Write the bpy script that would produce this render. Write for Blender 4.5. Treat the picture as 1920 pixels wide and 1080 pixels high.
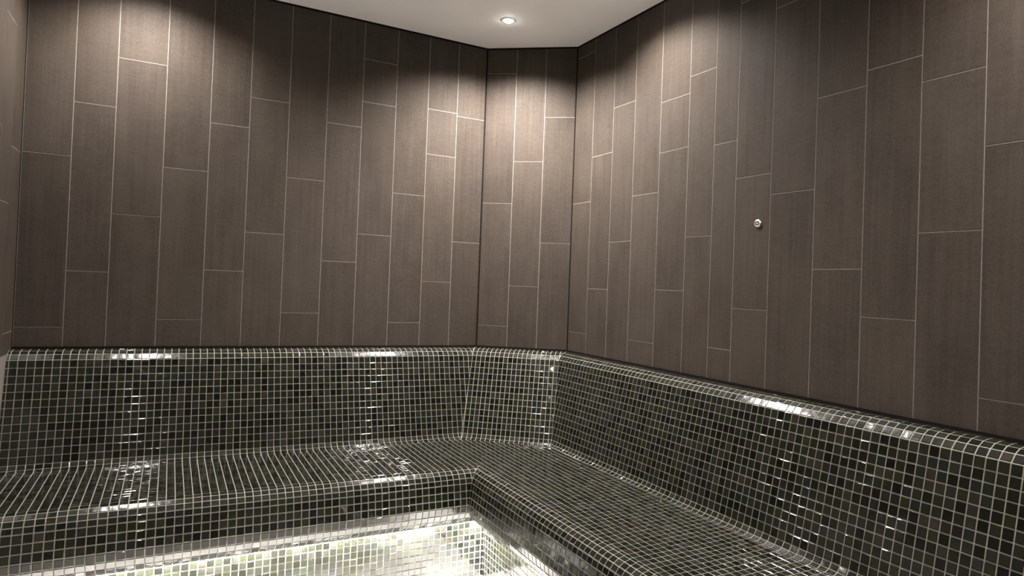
import bpy, bmesh, math, random
from mathutils import Vector, Matrix
random.seed(7)
for o in list(bpy.data.objects): bpy.data.objects.remove(o)
SC = bpy.context.scene
COL = SC.collection

# ------------------------------------------------------------------ camera
H = 1.17                       # eye height; everything below is given relative to the eye level
CEIL = 1.1493                  # ceiling above eye level
FLOOR = -H
cam_d = bpy.data.cameras.new('camera'); cam = bpy.data.objects.new('camera', cam_d); COL.objects.link(cam)
rt = Vector((0.8743593, -0.4838557, 0.0371420)); up = Vector((-0.0397765, 0.0048222, 0.9991970)); fw = Vector((0.4836462, 0.8751345, 0.0150298))
m = Matrix.Identity(4)
for i in range(3):
    m[i][0] = rt[i]; m[i][1] = up[i]; m[i][2] = -fw[i]
m[0][3], m[1][3], m[2][3] = 0, 0, H
cam.matrix_world = m
FPX = 1221.47
cam_d.sensor_width = 36; cam_d.lens = 36*FPX/1920
cam_d.shift_x = -36.66/1920; cam_d.shift_y = -25.95/1920
cam_d.clip_start = 0.02
SC.camera = cam

# ------------------------------------------------------------------ world, exposure, lamp settings
w = bpy.data.worlds.new('world'); SC.world = w; w.use_nodes = True
w.node_tree.nodes['Background'].inputs[0].default_value = (0, 0, 0, 1)
SC.view_settings.view_transform = 'Standard'; SC.view_settings.look = 'None'
SC.view_settings.gamma = 1.0; SC.view_settings.use_curve_mapping = False
SC.view_settings.exposure = 0.15
SPOT_W = 235.0; SPOT_ANGLE = 146.0; SPOT_BLEND = 1.0
SPOT_COL = (1.0, 0.945, 0.89)
LED_STRENGTH = 2000.0; LED_COL = (1.0, 0.97, 0.93)

# ------------------------------------------------------------------ materials
def nt(name):
    mt = bpy.data.materials.new(name); mt.use_nodes = True
    n = mt.node_tree.nodes; l = mt.node_tree.links
    return mt, n, l, n['Principled BSDF']
def mat_wall_tile():
    mt, n, l, b = nt('brown_porcelain')
    geo = n.new('ShaderNodeNewGeometry'); oi = n.new('ShaderNodeObjectInfo')
    off = n.new('ShaderNodeVectorMath'); off.operation = 'MULTIPLY_ADD'
    cb = n.new('ShaderNodeCombineXYZ')
    for i in range(3): l.new(oi.outputs['Random'], cb.inputs[i])
    l.new(cb.outputs[0], off.inputs[0]); off.inputs[1].default_value = (7, 11, 13); l.new(geo.outputs['Position'], off.inputs[2])
    def noise(scale, vec, detail=2, rough=.5):
        mp = n.new('ShaderNodeVectorMath'); mp.operation = 'MULTIPLY'; mp.inputs[1].default_value = vec
        l.new(off.outputs[0], mp.inputs[0])
        t = n.new('ShaderNodeTexNoise'); t.inputs['Scale'].default_value = scale; t.inputs['Detail'].default_value = detail; t.inputs['Roughness'].default_value = rough
        l.new(mp.outputs[0], t.inputs['Vector']); return t.outputs['Fac']
    speck = noise(170, (1, 1, 1), 3, .7); streak = noise(80, (1, 1, .03), 3, .6); cloud = noise(9, (1, 1, .6), 2); weave = noise(120, (.2, .2, 1.2), 2, .6)
    def mul(a, k):
        x = n.new('ShaderNodeMath'); x.operation = 'MULTIPLY'; l.new(a, x.inputs[0]); x.inputs[1].default_value = k; return x.outputs[0]
    def add(a, c):
        x = n.new('ShaderNodeMath'); x.operation = 'ADD'; l.new(a, x.inputs[0]); l.new(c, x.inputs[1]); return x.outputs[0]
    f = add(add(add(mul(speck, .40), mul(streak, .26)), add(mul(cloud, .24), mul(weave, .16))), mul(oi.outputs['Random'], .07))
    r = n.new('ShaderNodeValToRGB'); l.new(f, r.inputs[0])
    r.color_ramp.elements[0].position = .32; r.color_ramp.elements[0].color = (.0172, .0136, .0109, 1)
    r.color_ramp.elements[1].position = .84; r.color_ramp.elements[1].color = (.0545, .0440, .0360, 1)
    l.new(r.outputs[0], b.inputs['Base Color'])
    b.inputs['Roughness'].default_value = .62; b.inputs['Specular IOR Level'].default_value = .06
    bp = n.new('ShaderNodeBump'); bp.inputs['Strength'].default_value = .12; bp.inputs['Distance'].default_value = .001
    l.new(add(mul(speck, .6), mul(streak, .7)), bp.inputs['Height']); l.new(bp.outputs[0], b.inputs['Normal'])
    return mt
def mat_plain(name, col, rough=.6, noise_amt=.12, scale=60, metal=0):
    mt, n, l, b = nt(name)
    geo = n.new('ShaderNodeNewGeometry')
    t = n.new('ShaderNodeTexNoise'); t.inputs['Scale'].default_value = scale; t.inputs['Detail'].default_value = 3
    l.new(geo.outputs['Position'], t.inputs['Vector'])
    r = n.new('ShaderNodeValToRGB'); l.new(t.outputs['Fac'], r.inputs[0])
    r.color_ramp.elements[0].position = .3; r.color_ramp.elements[1].position = .7
    r.color_ramp.elements[0].color = (*[c*(1-noise_amt) for c in col], 1); r.color_ramp.elements[1].color = (*[c*(1+noise_amt) for c in col], 1)
    l.new(r.outputs[0], b.inputs['Base Color']); b.inputs['Roughness'].default_value = rough; b.inputs['Metallic'].default_value = metal
    return mt
def mat_glass_tile():
    mt, n, l, b = nt('dark_glass_mosaic')
    at = n.new('ShaderNodeAttribute'); at.attribute_name = 'rnd'
    r = n.new('ShaderNodeValToRGB'); l.new(at.outputs['Fac'], r.inputs[0])
    e = r.color_ramp.elements
    e[0].position = 0; e[0].color = (.0025, .0025, .0020, 1); e[1].position = 1; e[1].color = (.015, .013, .0095, 1)
    for p, c in ((.3, (.0046, .0050, .0030)), (.55, (.0090, .0095, .0052)), (.8, (.0064, .0078, .0066))):
        x = e.new(p); x.color = (*c, 1)
    l.new(r.outputs[0], b.inputs['Base Color'])
    geo = n.new('ShaderNodeNewGeometry')
    t = n.new('ShaderNodeTexNoise'); t.inputs['Scale'].default_value = 42; t.inputs['Detail'].default_value = 1.5
    l.new(geo.outputs['Position'], t.inputs['Vector'])
    bp = n.new('ShaderNodeBump'); bp.inputs['Strength'].default_value = .16; bp.inputs['Distance'].default_value = .004
    l.new(t.outputs['Fac'], bp.inputs['Height']); l.new(bp.outputs[0], b.inputs['Normal'])
    b.inputs['Roughness'].default_value = .10; b.inputs['IOR'].default_value = 1.5
    return mt
def mat_emit(name, col, s):
    mt, n, l, b = nt(name)
    b.inputs['Base Color'].default_value = (.8, .8, .8, 1)
    b.inputs['Emission Color'].default_value = (*col, 1); b.inputs['Emission Strength'].default_value = s
    return mt
def mat_mosaic_floor():
    mt, n, l, b = nt('pale_floor_mosaic')
    geo = n.new('ShaderNodeNewGeometry')
    br = n.new('ShaderNodeTexBrick'); br.offset = 0; br.squash = 1
    br.inputs['Scale'].default_value = 1; br.inputs['Brick Width'].default_value = .0245; br.inputs['Row Height'].default_value = .0245
    br.inputs['Mortar Size'].default_value = .0014; br.inputs['Color1'].default_value = (.70, .67, .63, 1); br.inputs['Color2'].default_value = (.78, .75, .71, 1); br.inputs['Mortar'].default_value = (.78, .76, .73, 1)
    l.new(geo.outputs['Position'], br.inputs['Vector']); l.new(br.outputs['Color'], b.inputs['Base Color'])
    b.inputs['Roughness'].default_value = .3
    return mt
def mat_far_wall():
    mt, n, l, b = nt('brown_porcelain_courses')
    geo = n.new('ShaderNodeNewGeometry'); sep = n.new('ShaderNodeSeparateXYZ'); l.new(geo.outputs['Position'], sep.inputs[0])
    cb = n.new('ShaderNodeCombineXYZ'); l.new(sep.outputs[2], cb.inputs[0]); l.new(sep.outputs[0], cb.inputs[1])
    br = n.new('ShaderNodeTexBrick'); br.offset = .33; br.inputs['Scale'].default_value = 1
    br.inputs['Brick Width'].default_value = .6; br.inputs['Row Height'].default_value = .15; br.inputs['Mortar Size'].default_value = .0013
    br.inputs['Color1'].default_value = (.036, .029, .025, 1); br.inputs['Color2'].default_value = (.044, .036, .031, 1); br.inputs['Mortar'].default_value = (.26, .23, .2, 1)
    l.new(cb.outputs[0], br.inputs['Vector']); l.new(br.outputs['Color'], b.inputs['Base Color']); b.inputs['Roughness'].default_value = .45
    return mt
M_TILE = mat_wall_tile()
M_WGROUT = mat_plain('wall_grout', (.105, .094, .081), .8, .15, 90)
M_SHADE = mat_plain('dark_sealant', (.007, .006, .0055), 1.0)  # near-black colour standing in for shade along the wall edges
M_SHADE.node_tree.nodes['Principled BSDF'].inputs['Specular IOR Level'].default_value = 0.05
M_CEIL = mat_plain('ceiling_paint', (.90, .885, .87), .75, .015, 6)
M_GLASS = mat_glass_tile()
M_GROUT = mat_plain('mosaic_grout', (.125, .122, .104), .75, .18, 110)
M_FLOOR = mat_mosaic_floor(); M_FAR = mat_far_wall()
M_CHROME = mat_plain('chrome', (.90, .88, .86), .30, .02, 30, 1)
M_HOLE = mat_plain('black_hole', (.006, .006, .006), .6)
M_WHITE = mat_plain('white_trim', (.74, .72, .69), .5, .02, 20)
M_LENS = mat_emit('lamp_lens', (1, .95, .88), 110)
M_LED = mat_emit('led_diffuser', LED_COL, LED_STRENGTH)

# ------------------------------------------------------------------ object helpers
def link(name, me, mat=None, parent=None, loc=None):
    o = bpy.data.objects.new(name, me); COL.objects.link(o)
    if mat: me.materials.append(mat)
    if loc is not None: o.location = loc
    if parent: o.parent = parent
    return o
def mesh(name, verts, faces):
    me = bpy.data.meshes.new(name); me.from_pydata([tuple(v) for v in verts], [], faces); me.update(); return me
def props(o, label=None, cat=None, group=None, kind=None):
    for k, v in (('label', label), ('category', cat), ('group', group), ('kind', kind)):
        if v: o[k] = v
    return o
def W(x, y, z): return Vector((x, y, z + H))     # eye-relative -> world

# ------------------------------------------------------------------ plan of the room
A = Vector((1.31679, 2.91353)); XS = -0.4855; YF = -0.62; YB = YF+.004
thC, thR = -0.65849, -1.56227
dL, dC, dR = Vector((-1, 0)), Vector((math.cos(thC), math.sin(thC))), Vector((math.cos(thR), math.sin(thR)))
B = A + dC*0.44537
nL = Vector((0, -1)); nC = Vector((dC.y, -dC.x)); nR = Vector((dR.y, -dR.x))    # into the room
if nC.dot(Vector((-1, -1))) < 0: nC = -nC
if nR.x > 0: nR = -nR
LEN_L = A.x - XS
LEN_R = (B.y - YF)/-dR.y
E_ = B + dR*LEN_R                                  # where the right wall meets the front wall
BENCH_TOP = -0.318
def tilt(x): return 0.0100*max(0.0, A.x - x)       # the left bench run is laid slightly out of level

# ------------------------------------------------------------------ walls
def wall(name, o, d, n, length, cols, joints, follow=False, extra=0.0):
    """tiled wall: a grout bed with every tile a box of its own, tile faces on the plane d = 0"""
    T, G, REC = .008, .0028, .0006
    bed = []
    for (s, z) in ((-extra, FLOOR), (length+extra, FLOOR), (length+extra, CEIL+.02), (-extra, CEIL+.02)):
        p = o + d*s - n*REC; bed.append(W(p.x, p.y, z))
    back = []
    for (s, z) in ((-extra, FLOOR), (length+extra, FLOOR), (length+extra, CEIL+.02), (-extra, CEIL+.02)):
        p = o + d*s - n*.06; back.append(W(p.x, p.y, z))
    wo = link(name, mesh(name, bed+back, [(0, 1, 2, 3), (7, 6, 5, 4), (0, 4, 5, 1), (1, 5, 6, 2), (2, 6, 7, 3), (3, 7, 4, 0)]), M_WGROUT)
    props(wo, kind='structure')
    for i in range(len(cols)-1):
        a, c = cols[i]+G/2, cols[i+1]-G/2
        if i == 0: a = cols[0]+.004
        if i == len(cols)-2: c = cols[-1]-.004
        pa, pc = o+d*a, o+d*c
        zb = (BENCH_TOP+.009+tilt(pa.x), BENCH_TOP+.009+tilt(pc.x)) if follow else (BENCH_TOP+.009,)*2
        zt = CEIL-.007
        js = sorted([z for z in joints[i % len(joints)] if zb[0]+.03 < z < zt-.02])
        lev = [zb] + [(z, z) for z in js] + [(zt, zt)]
        for k in range(len(lev)-1):
            lo, hi = lev[k], lev[k+1]
            g0 = 0 if k == 0 else G/2; g1 = 0 if k == len(lev)-2 else G/2
            jit = random.uniform(-.0001, .0001)
            c4 = [(a, lo[0]+g0), (c, lo[1]+g0), (c, hi[1]-g1), (a, hi[0]-g1)]
            cen = o + d*((a+c)/2); C0 = W(cen.x, cen.y, (lo[0]+hi[0])/2)
            bv = .0004; V = []
            for dep, ins in ((-T, 0), (-bv+jit, 0), (jit, bv)):
                for q, (s, z) in enumerate(c4):
                    s2 = s + (ins if q in (0, 3) else -ins); z2 = z + (ins if q in (0, 1) else -ins)
                    p = o + d*s2 + n*dep; V.append(W(p.x, p.y, z2) - C0)
            F = [(8, 9, 10, 11), (3, 2, 1, 0)] + [(r*4+j, r*4+(j+1) % 4, r*4+4+(j+1) % 4, r*4+4+j) for r in (0, 1) for j in range(4)]
            me = mesh('wall_tile', V, F)
            bm = bmesh.new(); bm.from_mesh(me); bmesh.ops.recalc_face_normals(bm, faces=bm.faces[:]); bm.to_mesh(me); bm.free()
            link('wall_tile', me, M_TILE, wo, C0)
    return wo
def full(js):      # continue the 0.6 m tile rhythm above and below
    out = list(js)
    while min(out)-.6 > BENCH_TOP+.03: out.append(min(out)-.6)
    return out
colsL = [0.0, .1473, .2937, .4469, .6000, .7515, .9071, 1.0588, 1.2038, 1.3612, 1.5232, 1.6549, LEN_L]
jL = [[.792, .189], [.804, .592, -.006], [.393, -.199], [.979, .787, .195], [.67, .067], [.413, -.16], [.727, .17], [.6, .008], [.402, -.191], [.798, .207], [.609, -.014], [.407, -.221, 1.007]]
wall('wall_back', A, dL, nL, LEN_L, colsL, jL, follow=True)
wall('wall_corner', A, dC, nC, .44537, [0, .1501, .2951, .44537], [[1.024, .388, -.209], [.593, -.012], [.808, .201]])
colsR = [0.0, .1523, .3071, .4582, .6229, .7851, .9176, 1.0254, 1.1740, 1.3375, 1.4968, 1.6503, 1.8026]
while colsR[-1]+.15 < LEN_R: colsR.append(colsR[-1]+.15)
colsR.append(LEN_R)
jR = [[1.085, .389, -.218], [.592, -.011], [.785, .196], [.383, -.216], [.738, .537, -.004], [.197, .8], [.52, -.201], [.387, -.057, .99], [.317, .92], [.59, .076], [.632, -.057], [.561, .169], [.369, -.23, .97]]
jR += [[[.6, 0], [.8, .2], [.4, -.2, 1.0]][i % 3] for i in range(len(colsR))]
wall('wall_right', B, dR, nR, LEN_R, colsR, jR)
S0 = Vector((XS, A.y)); LEN_S = A.y-YF
colsS = [i*.15 for i in range(int(LEN_S/.15)+1)] + [LEN_S]
wall('wall_left', S0, Vector((0, -1)), Vector((1, 0)), LEN_S, colsS, [[.4, -.234, 1.0], [.205, .805], [.44, -.16, 1.04], [.6, 0], [.8, .2], [.4, -.2, 1.0]])

def slab(name, pts, z0, z1, mat):
    n = len(pts); v = [W(p[0], p[1], z0) for p in pts] + [W(p[0], p[1], z1) for p in pts]
    f = [tuple(range(n))[::-1], tuple(range(n, 2*n))] + [(i, (i+1) % n, n+(i+1) % n, n+i) for i in range(n)]
    return props(link(name, mesh(name, v, f), mat), kind='structure')
fp = [(XS-.06, YF-.06), (E_.x+.06, YF-.06), (B.x+.07, B.y+.02), (A.x+.02, A.y+.06), (XS-.06, A.y+.06)]
slab('floor', fp, FLOOR-.06, FLOOR, M_FLOOR)
slab('ceiling', fp, CEIL, CEIL+.06, M_CEIL)
slab('wall_front', [(XS-.06, YF-.06), (E_.x+.06, YF-.06), (E_.x+.06, YF), (XS-.06, YF)], FLOOR, CEIL, M_FAR)

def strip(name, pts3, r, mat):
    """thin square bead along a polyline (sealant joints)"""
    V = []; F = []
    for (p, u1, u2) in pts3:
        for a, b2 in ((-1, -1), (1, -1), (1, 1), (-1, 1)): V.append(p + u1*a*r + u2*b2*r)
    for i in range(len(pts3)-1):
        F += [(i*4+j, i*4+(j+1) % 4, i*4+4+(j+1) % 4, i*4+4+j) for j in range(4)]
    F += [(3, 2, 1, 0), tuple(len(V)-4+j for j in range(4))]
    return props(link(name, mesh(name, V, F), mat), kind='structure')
# dark strips painting in shade lines above the bench, under the ceiling, in wall corners
Zv = Vector((0, 0, 1))
def n3(v): return Vector((v.x, v.y, 0))
k = 1
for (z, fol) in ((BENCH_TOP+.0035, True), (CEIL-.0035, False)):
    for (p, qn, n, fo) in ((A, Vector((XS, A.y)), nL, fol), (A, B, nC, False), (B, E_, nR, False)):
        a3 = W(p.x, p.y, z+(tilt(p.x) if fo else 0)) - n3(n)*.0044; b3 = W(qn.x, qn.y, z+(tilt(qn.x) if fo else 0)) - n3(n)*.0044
        strip('trim_%d' % k, [(a3, Zv, n3(n)), (b3, Zv, n3(n))], .0052, M_SHADE); k += 1
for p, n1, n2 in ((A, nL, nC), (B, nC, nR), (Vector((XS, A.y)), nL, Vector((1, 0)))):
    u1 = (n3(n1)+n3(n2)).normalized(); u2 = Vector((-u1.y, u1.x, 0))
    strip('trim_%d' % k, [(W(p.x, p.y, BENCH_TOP)-u1*.003, u1, u2), (W(p.x, p.y, CEIL)-u1*.003, u1, u2)], .0042, M_SHADE); k += 1

# ------------------------------------------------------------------ the mosaic bench
P = .0245; GR = .0030; SEAT = -.712
NF = 13
# row boundaries: (z, d on back wall, d on corner wall, d on right wall); d = distance out from the wall face
prof = [(BENCH_TOP, 0, 0, 0), (BENCH_TOP, .022, .028, .022), (-.3205, .045, .056, .045), (-.3305, .0645, .078, .0645), (-.348, .0815, .097, .0815)]
top = prof[-1]; bot = (-.690, .170, .216, .160)
for i in range(1, NF+1):
    prof.append(tuple(top[j]+(bot[j]-top[j])*i/NF for j in range(4)))
prof += [(-.705, .181, .228, .170), (SEAT, .200, .248, .185)]
K_SEAT = len(prof)-1                               # first boundary of the flat seat
NS = 17
DL0, DR0 = .200, .185
nose = []
dl, dr = DL0+NS*P, DR0+NS*P
rn = .055; LEAN = math.radians(10)                  # the apron leans out a little towards its foot
nose.append((SEAT, dl, 0, dr))
for i in range(1, 5):
    t = (math.pi/2-LEAN)*i/4
    nose.append((SEAT-rn*(1-math.cos(t)), dl+rn*math.sin(t), 0, dr+rn*math.sin(t)))
z = nose[-1][0]; dl, dr = nose[-1][1], nose[-1][3]
for i in range(3):
    z -= .026*math.cos(LEAN); dl += .026*math.sin(LEAN); dr += .026*math.sin(LEAN); nose.append((z, dl, 0, dr))
ru = .088
for i in range(1, 6):
    t = math.pi/2*i/5
    nose.append((z-ru*math.sin(t), dl-ru*(1-math.cos(t)), 0, dr-ru*(1-math.cos(t))))
z_under = nose[-1][0]; dl_u, dr_u = nose[-1][1], nose[-1][3]
RIS = .040                                         # how far the plinth stands back from the end of the undercut
ris = []
SLOT = 1*P                                         # the light slot runs up behind the apron
nr_ = int((z_under+SLOT-FLOOR)/P)+1
for i in range(nr_+1):
    ris.append((max(z_under+SLOT-i*P, FLOOR), dl_u-RIS, 0, dr_u-RIS))

bench = bpy.data.objects.new('tiled_bench', None); COL.objects.link(bench); bench.location = W(A.x-.4, A.y-.4, FLOOR)
props(bench, 'built-in corner bench of dark green-black glass mosaic with pale grout, lit from beneath', 'bench')
ORG = bench.location.copy()

class Bed:
    def __init__(s): s.v = []; s.f = []; s.tiles = []
    def quad(s, pts):
        b = len(s.v); s.v += pts; s.f.append(tuple(range(b, b+len(pts))))
def clip(poly, a, b, c):       # keep a*x+b*y+c >= 0
    out = []
    for i in range(len(poly)):
        p, q = poly[i], poly[(i+1) % len(poly)]
        fp_, fq = a*p[0]+b*p[1]+c, a*q[0]+b*q[1]+c
        if fp_ >= 0: out.append(p)
        if (fp_ >= 0) != (fq >= 0):
            t = fp_/(fp_-fq); out.append((p[0]+(q[0]-p[0])*t, p[1]+(q[1]-p[1])*t))
    return out
def area2(poly): return sum(poly[i][0]*poly[(i+1) % len(poly)][1]-poly[(i+1) % len(poly)][0]*poly[i][1] for i in range(len(poly)))/2
def inset(poly, g):            # convex, counter-clockwise
    out = list(poly)
    n = len(poly)
    for i in range(n):
        p, q = poly[i], poly[(i+1) % n]
        ex, ey = q[0]-p[0], q[1]-p[1]; L = math.hypot(ex, ey)
        if L < 1e-6: continue
        nx, ny = -ey/L, ex/L
        out = clip(out, nx, ny, -(nx*p[0]+ny*p[1])-g)
        if len(out) < 3: return []
    return out
def dedupe(p3):
    out = []
    for v in p3:
        if not out or (v-out[-1]).length > 4e-4: out.append(v)
    if len(out) > 2 and (out[0]-out[-1]).length < 4e-4: out.pop()
    return out
def raw(p, z):                 # plan point and height -> world, with the slight tilt
    return W(p.x, p.y, z+tilt(p.x))
def add_cell(bed, poly, f, nrm_hint):
    """poly in metres (u along, s across); f maps it to space. One grout face and one glass tile."""
    if len(poly) < 3: return
    if area2(poly) < 0: poly = poly[::-1]
    if area2(poly) < 4e-6: return
    g3 = dedupe([f(*p) for p in poly])
    if len(g3) < 3: return
    bed.quad(g3)
    ins = inset(poly, GR/2)
    if len(ins) < 3 or area2(ins) < 1.2e-5: return
    b3 = dedupe([f(*p) for p in ins])
    if len(b3) < 3: return
    nn = Vector((0, 0, 0)); c = sum(b3, Vector())/len(b3)
    for i in range(len(b3)): nn += (b3[i]-c).cross(b3[(i+1) % len(b3)]-c)
    if nn.length < 1e-9: return
    nn.normalize()
    flip = nn.dot(nrm_hint) < 0
    if flip: nn = -nn; b3 = b3[::-1]
    bed.tiles.append((b3, nn, c))
def tile_geo(b3, nn, c):
    """pillowed glass tile: sides, bevel ring and a slightly tilted face"""
    h = .0013+random.uniform(-.0002, .0002); bev = .0010
    t1 = nn.orthogonal().normalized(); t2 = nn.cross(t1)
    ta, tb = random.gauss(0, .013), random.gauss(0, .013)
    n = len(b3); V = []
    for p in b3: V.append(p-nn*.001)
    for p in b3: V.append(p+nn*(h*.55))
    for p in b3:
        v = (p-c); L = v.length
        q = c+v*max(.3, (1-bev*1.3/max(L, 1e-5)))
        V.append(q+nn*(h+ta*(q-c).dot(t1)+tb*(q-c).dot(t2)))
    F = [tuple(range(2*n, 3*n))]
    for r in (0, 1): F += [(r*n+i, r*n+(i+1) % n, r*n+n+(i+1) % n, r*n+n+i) for i in range(n)]
    return V, F

runs = {'L': (A, dL, nL, 1), 'C': (A, dC, nC, 2), 'R': (B, dR, nR, 3)}
def line_x(o1, d1, o2, d2):    # parameter along line 1 where it meets line 2
    det = d1.x*(-d2.y)+d2.x*d1.y
    r = o2-o1
    return (r.x*(-d2.y)+d2.x*r.y)/det
def u_limits(run, row, use_c):
    o, d, n, j = runs[run]; oo = o+n*row[j]
    def other(r2):
        o2, d2, n2, j2 = runs[r2]; return line_x(oo, d, o2+n2*row[j2], d2)
    if run == 'L': return (other('C' if use_c else 'R'), LEN_L)
    if run == 'C': return (other('L'), other('R'))
    return (other('C' if use_c else 'L'), line_x(oo, d, Vector((0, YB)), Vector((1, 0))))
# phases: the columns of one run continue the rows of the other across the flat seat
PC = {'L': P, 'R': P, 'C': .0218}
phase = {'L': A.x-(B.x-DR0), 'R': B.y-(A.y-DL0), 'C': .44537/2}
def sweep(bed, rows, run, use_c, hint_out, tiled=lambda k: True):
    o, d, n, j = runs[run]
    for k in range(len(rows)-1):
        r0, r1 = rows[k], rows[k+1]
        lim0, lim1 = u_limits(run, r0, use_c), u_limits(run, r1, use_c)
        ln = math.hypot(r1[0]-r0[0], r1[j]-r0[j])
        if ln < 1e-5: continue
        def f(u, s, r0=r0, r1=r1, ln=ln):
            t = s/ln; dd = r0[j]+(r1[j]-r0[j])*t; zz = r0[0]+(r1[0]-r0[0])*t
            return raw(o+d*u+n*dd, zz)
        # outward normal of this row (profile tangent turned towards the room)
        tz, td = (r1[0]-r0[0])/ln, (r1[j]-r0[j])/ln
        hint = n3(n)*(-tz)+Zv*td
        ua, ub = min(lim0[0], lim1[0]), max(lim0[1], lim1[1])
        pp = PC[run]; j0 = math.floor((ua-phase[run])/pp); j1 = math.ceil((ub-phase[run])/pp)
        sides = []
        for (e0, e1, sg) in ((lim0[0], lim1[0], 1), (lim0[1], lim1[1], -1)):
            sl = (e1-e0)/ln                        # u >= e0 + sl*s   (sg = 1)
            sides.append((sg, -sg*sl, -sg*e0))
        if not tiled(k):
            poly = [(ua-.1, 0), (ub+.1, 0), (ub+.1, ln), (ua-.1, ln)]
            for s_ in sides: poly = clip(poly, *s_)
            if len(poly) >= 3: bed.quad([f(*p) for p in poly])
            continue
        for jj in range(j0, j1):
            x0, x1 = phase[run]+jj*pp, phase[run]+(jj+1)*pp
            poly = [(x0, 0), (x1, 0), (x1, ln), (x0, ln)]
            for s_ in sides:
                poly = clip(poly, *s_)
                if len(poly) < 3: break
            if len(poly) >= 3: add_cell(bed, poly, f, hint)
beds = {}
b_ = beds['backrest'] = Bed()
for run in 'LCR': sweep(b_, prof, run, True, None)
# flat seat: one square grid running round the corner
b_ = beds['seat'] = Bed()
yc, xc = A.y-DL0, B.x-DR0
yn, xn = A.y-(DL0+NS*P), B.x-(DR0+NS*P)
oC = A+nC*.248
def seat_f(x, y): return raw(Vector((x, y)), SEAT)
i0 = math.floor((XS-xc)/P)-1; j0 = math.floor((YF-yc)/P)-1
def r_x(y, d_): return B.x-d_+dR.x/dR.y*(y-B.y)
for i in range(i0, 1):
    for j in range(j0, 0):
        x0, y0 = xc+i*P, yc+j*P
        cell = [(x0, y0), (x0+P, y0), (x0+P, y0+P), (x0, y0+P)]
        if y0+P <= yn+1e-6 and x0+P < xn-.03: continue
        kx = dR.x/dR.y
        if y0 >= yn-1e-6:
            cell = clip(cell, 1, 0, -XS)
            if cell: cell = clip(cell, nC.x, nC.y, -(nC.x*oC.x+nC.y*oC.y))
        else:                                       # right run: keep x > nose line (slightly skewed wall)
            cell = clip(cell, 1, -kx, -(B.x-(DR0+NS*P)-kx*B.y))
            if cell: cell = clip(cell, 0, 1, -YB)
        if cell: cell = clip(cell, -1, kx, (B.x-DR0-kx*B.y))
        if cell and len(cell) > 2: add_cell(b_, cell, seat_f, Zv)
b_ = beds['apron'] = Bed()
for run in 'LR': sweep(b_, nose, run, False, None)
b_ = beds['plinth'] = Bed()
for run in 'LR': sweep(b_, ris, run, False, None)
# soffit between undercut and plinth, untiled
sof = [nose[-1], (z_under+SLOT, dl_u-.0005, 0, dr_u-.0005), (z_under+SLOT+.0005, dl_u-RIS, 0, dr_u-RIS)]
for run in 'LR': sweep(beds['apron'], sof, run, False, None, tiled=lambda k: False)

def project(p):
    v = p-Vector((0, 0, H)); dd = v.dot(fw)
    if dd < .05: return None
    return (960+36.66+FPX*v.dot(rt)/dd, 540-25.95-FPX*v.dot(up)/dd, dd)
cand = []
for nm, bd in beds.items():
    for ti, (b3, nn, c) in enumerate(bd.tiles):
        if nm == 'plinth' or (Vector((0, 0, H))-c).dot(nn) <= 0: continue
        pr = [project(p) for p in b3]
        if any(p is None or not (4 < p[0] < 1916 and 4 < p[1] < 1076) for p in pr): continue
        ar = abs(area2(pr)); cand.append((ar, nm, ti))
cand.sort(reverse=True)
single = {}
for ar, nm, ti in cand[:300]: single.setdefault(nm, set()).add(ti)

def rnd_attr(me, vals):
    a = me.attributes.new('rnd', 'FLOAT', 'FACE'); a.data.foreach_set('value', vals)
part_label = {'backrest': None}
for nm, bd in beds.items():
    me = mesh(nm, [v-ORG for v in bd.v], bd.f)
    po = link(nm, me, M_GROUT, bench)
    V, F, R_ = [], [], []
    for ti, (b3, nn, c) in enumerate(bd.tiles):
        v, f = tile_geo(b3, nn, c); r = random.random()
        if ti in single.get(nm, ()):
            tm = mesh('mosaic_tile', [x-c for x in v], f); rnd_attr(tm, [r]*len(f))
            link('mosaic_tile', tm, M_GLASS, po, c-ORG)
        else:
            b0 = len(V); V += [x-ORG for x in v]; F += [tuple(b0+i for i in q) for q in f]; R_ += [r]*len(f)
    tm = mesh('mosaic_tiles', V, F); rnd_attr(tm, R_)
    props(link('mosaic_tiles', tm, M_GLASS, po), kind='stuff')

# light strip: a slim diffuser profile fixed to the soffit right in front of the plinth
V, F = [], []
d0, d1, hz = .014, .028, .004
for run in 'LR':
    o, d, n, j = runs[run]
    base = (dl_u if j == 1 else dr_u)-RIS
    rowA = (0, dl_u-RIS+d0, 0, dr_u-RIS+d0); rowB = (0, dl_u-RIS+d1, 0, dr_u-RIS+d1)
    la, lb = u_limits(run, rowA, False), u_limits(run, rowB, False)
    b0 = len(V)
    for (lim, dd) in ((la, base+d0), (lb, base+d1)):
        for u in (lim[0]+.004, lim[1]-.004):
            p = o+d*u+n*dd
            V += [raw(p, z_under+SLOT-.0004)-ORG, raw(p, z_under+SLOT-hz)-ORG]
    F += [tuple(b0+i for i in q) for q in ((0, 2, 6, 4), (1, 5, 7, 3), (0, 1, 3, 2), (4, 6, 7, 5), (0, 4, 5, 1), (2, 3, 7, 6))]
link('light_strip', mesh('light_strip', V, F), M_LED, bench)

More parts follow.
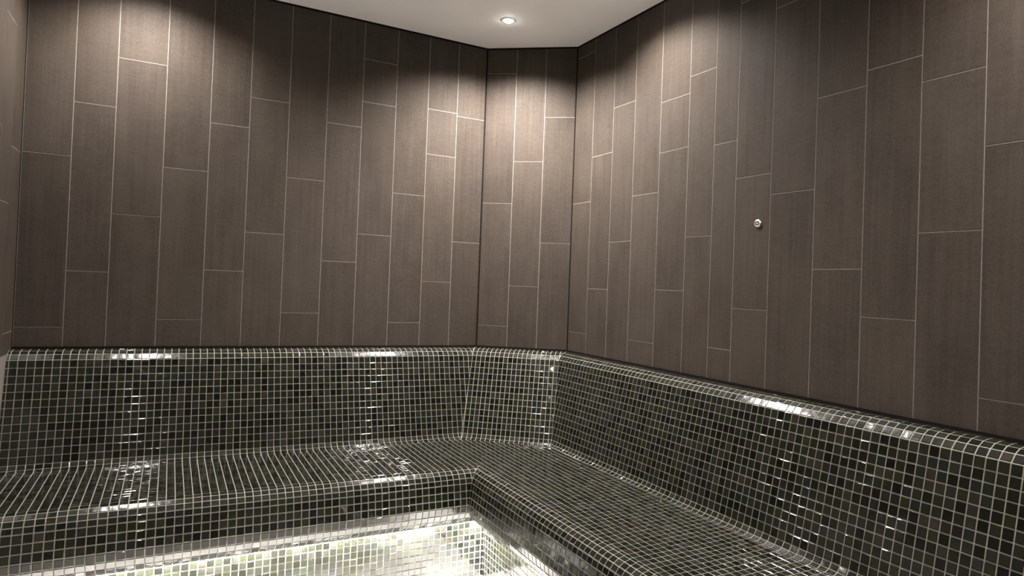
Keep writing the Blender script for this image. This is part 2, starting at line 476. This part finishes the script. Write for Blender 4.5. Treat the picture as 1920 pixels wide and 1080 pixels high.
# ------------------------------------------------------------------ ceiling downlights
def lathe(name, prof_, seg, mat, parent, loc=(0, 0, 0)):
    V, F = [], []
    for i in range(seg):
        a = 2*math.pi*i/seg
        for r, z_ in prof_: V.append((r*math.cos(a), r*math.sin(a), z_))
    n = len(prof_)
    for i in range(seg):
        for k_ in range(n-1):
            a, b2 = i*n+k_, ((i+1) % seg)*n+k_
            F.append((a, b2, b2+1, a+1))
    me = mesh(name, V, F); bm = bmesh.new(); bm.from_mesh(me)
    bmesh.ops.remove_doubles(bm, verts=bm.verts[:], dist=1e-6); bmesh.ops.recalc_face_normals(bm, faces=bm.faces[:]); bm.to_mesh(me); bm.free()
    for p in me.polygons: p.use_smooth = len(p.vertices) == 4
    return link(name, me, mat, parent, loc)
def downlight(x, y, label, power):
    r = bpy.data.objects.new('recessed_downlight', None); COL.objects.link(r); r.location = W(x, y, CEIL)
    props(r, label, 'downlight', 'recessed ceiling downlights')
    lathe('trim_ring', [(.0205, -.0002), (.0205, -.0022), (.023, -.0030), (.029, -.0026), (.0315, -.0012), (.032, -.0002)], 40, M_WHITE, r)
    lathe('lens', [(0, -.0100), (.008, -.0094), (.014, -.0076), (.018, -.0045), (.0203, -.0006)], 32, M_LENS, r)
    ld = bpy.data.lights.new('downlight_beam', 'SPOT'); ld.energy = power; ld.color = SPOT_COL
    ld.spot_size = math.radians(SPOT_ANGLE); ld.spot_blend = SPOT_BLEND; ld.shadow_soft_size = .024
    lo = bpy.data.objects.new('downlight_beam', ld); COL.objects.link(lo); lo.parent = r; lo.location = (0, 0, -.030)
downlight(1.2455, 2.5496, 'small recessed round ceiling downlight nearest the narrow corner wall', SPOT_W*1.42)
downlight(-.115, 2.668, 'recessed ceiling downlight between the back wall and the left side wall', SPOT_W*.52)
downlight(1.432, 1.975, 'recessed ceiling downlight beside the right wall, next along from the corner one', SPOT_W*.50)
downlight(1.43, .42, 'recessed ceiling downlight beside the right wall near the front wall', SPOT_W*.8)
downlight(-.125, .45, 'recessed ceiling downlight beside the left side wall near the front wall', SPOT_W*.75)  # added lamp out of view, lifts the ambient light on the ceiling

# ------------------------------------------------------------------ steam nozzle on the right wall
nz = bpy.data.objects.new('wall_nozzle', None); COL.objects.link(nz)
pz = B+dR*1.127; nz.location = W(pz.x, pz.y, .226)
ax = n3(nR).normalized(); ux = Zv.cross(ax).normalized()
mm = Matrix((ux, ax.cross(ux), ax)).transposed().to_4x4(); mm.translation = nz.location; nz.matrix_world = mm
props(nz, 'small round chrome nozzle with dark holes set in the right tiled wall', 'nozzle')
lathe('flange', [(0, .0045), (.0075, .0045), (.0085, .0052), (.0108, .0048), (.0128, .0030), (.0136, 0), (.0136, -.001)], 40, M_CHROME, nz)
for i in range(4):
    a = math.pi/4+i*math.pi/2
    lathe('hole', [(0, .0054), (.0026, .0054), (.0029, .0050), (.0029, .0040)], 16, M_HOLE, nz, (.0047*math.cos(a), .0047*math.sin(a), 0))
lathe('center_screw', [(0, .0062), (.0012, .0060), (.0018, .0050), (.0018, .0040)], 16, M_CHROME, nz)
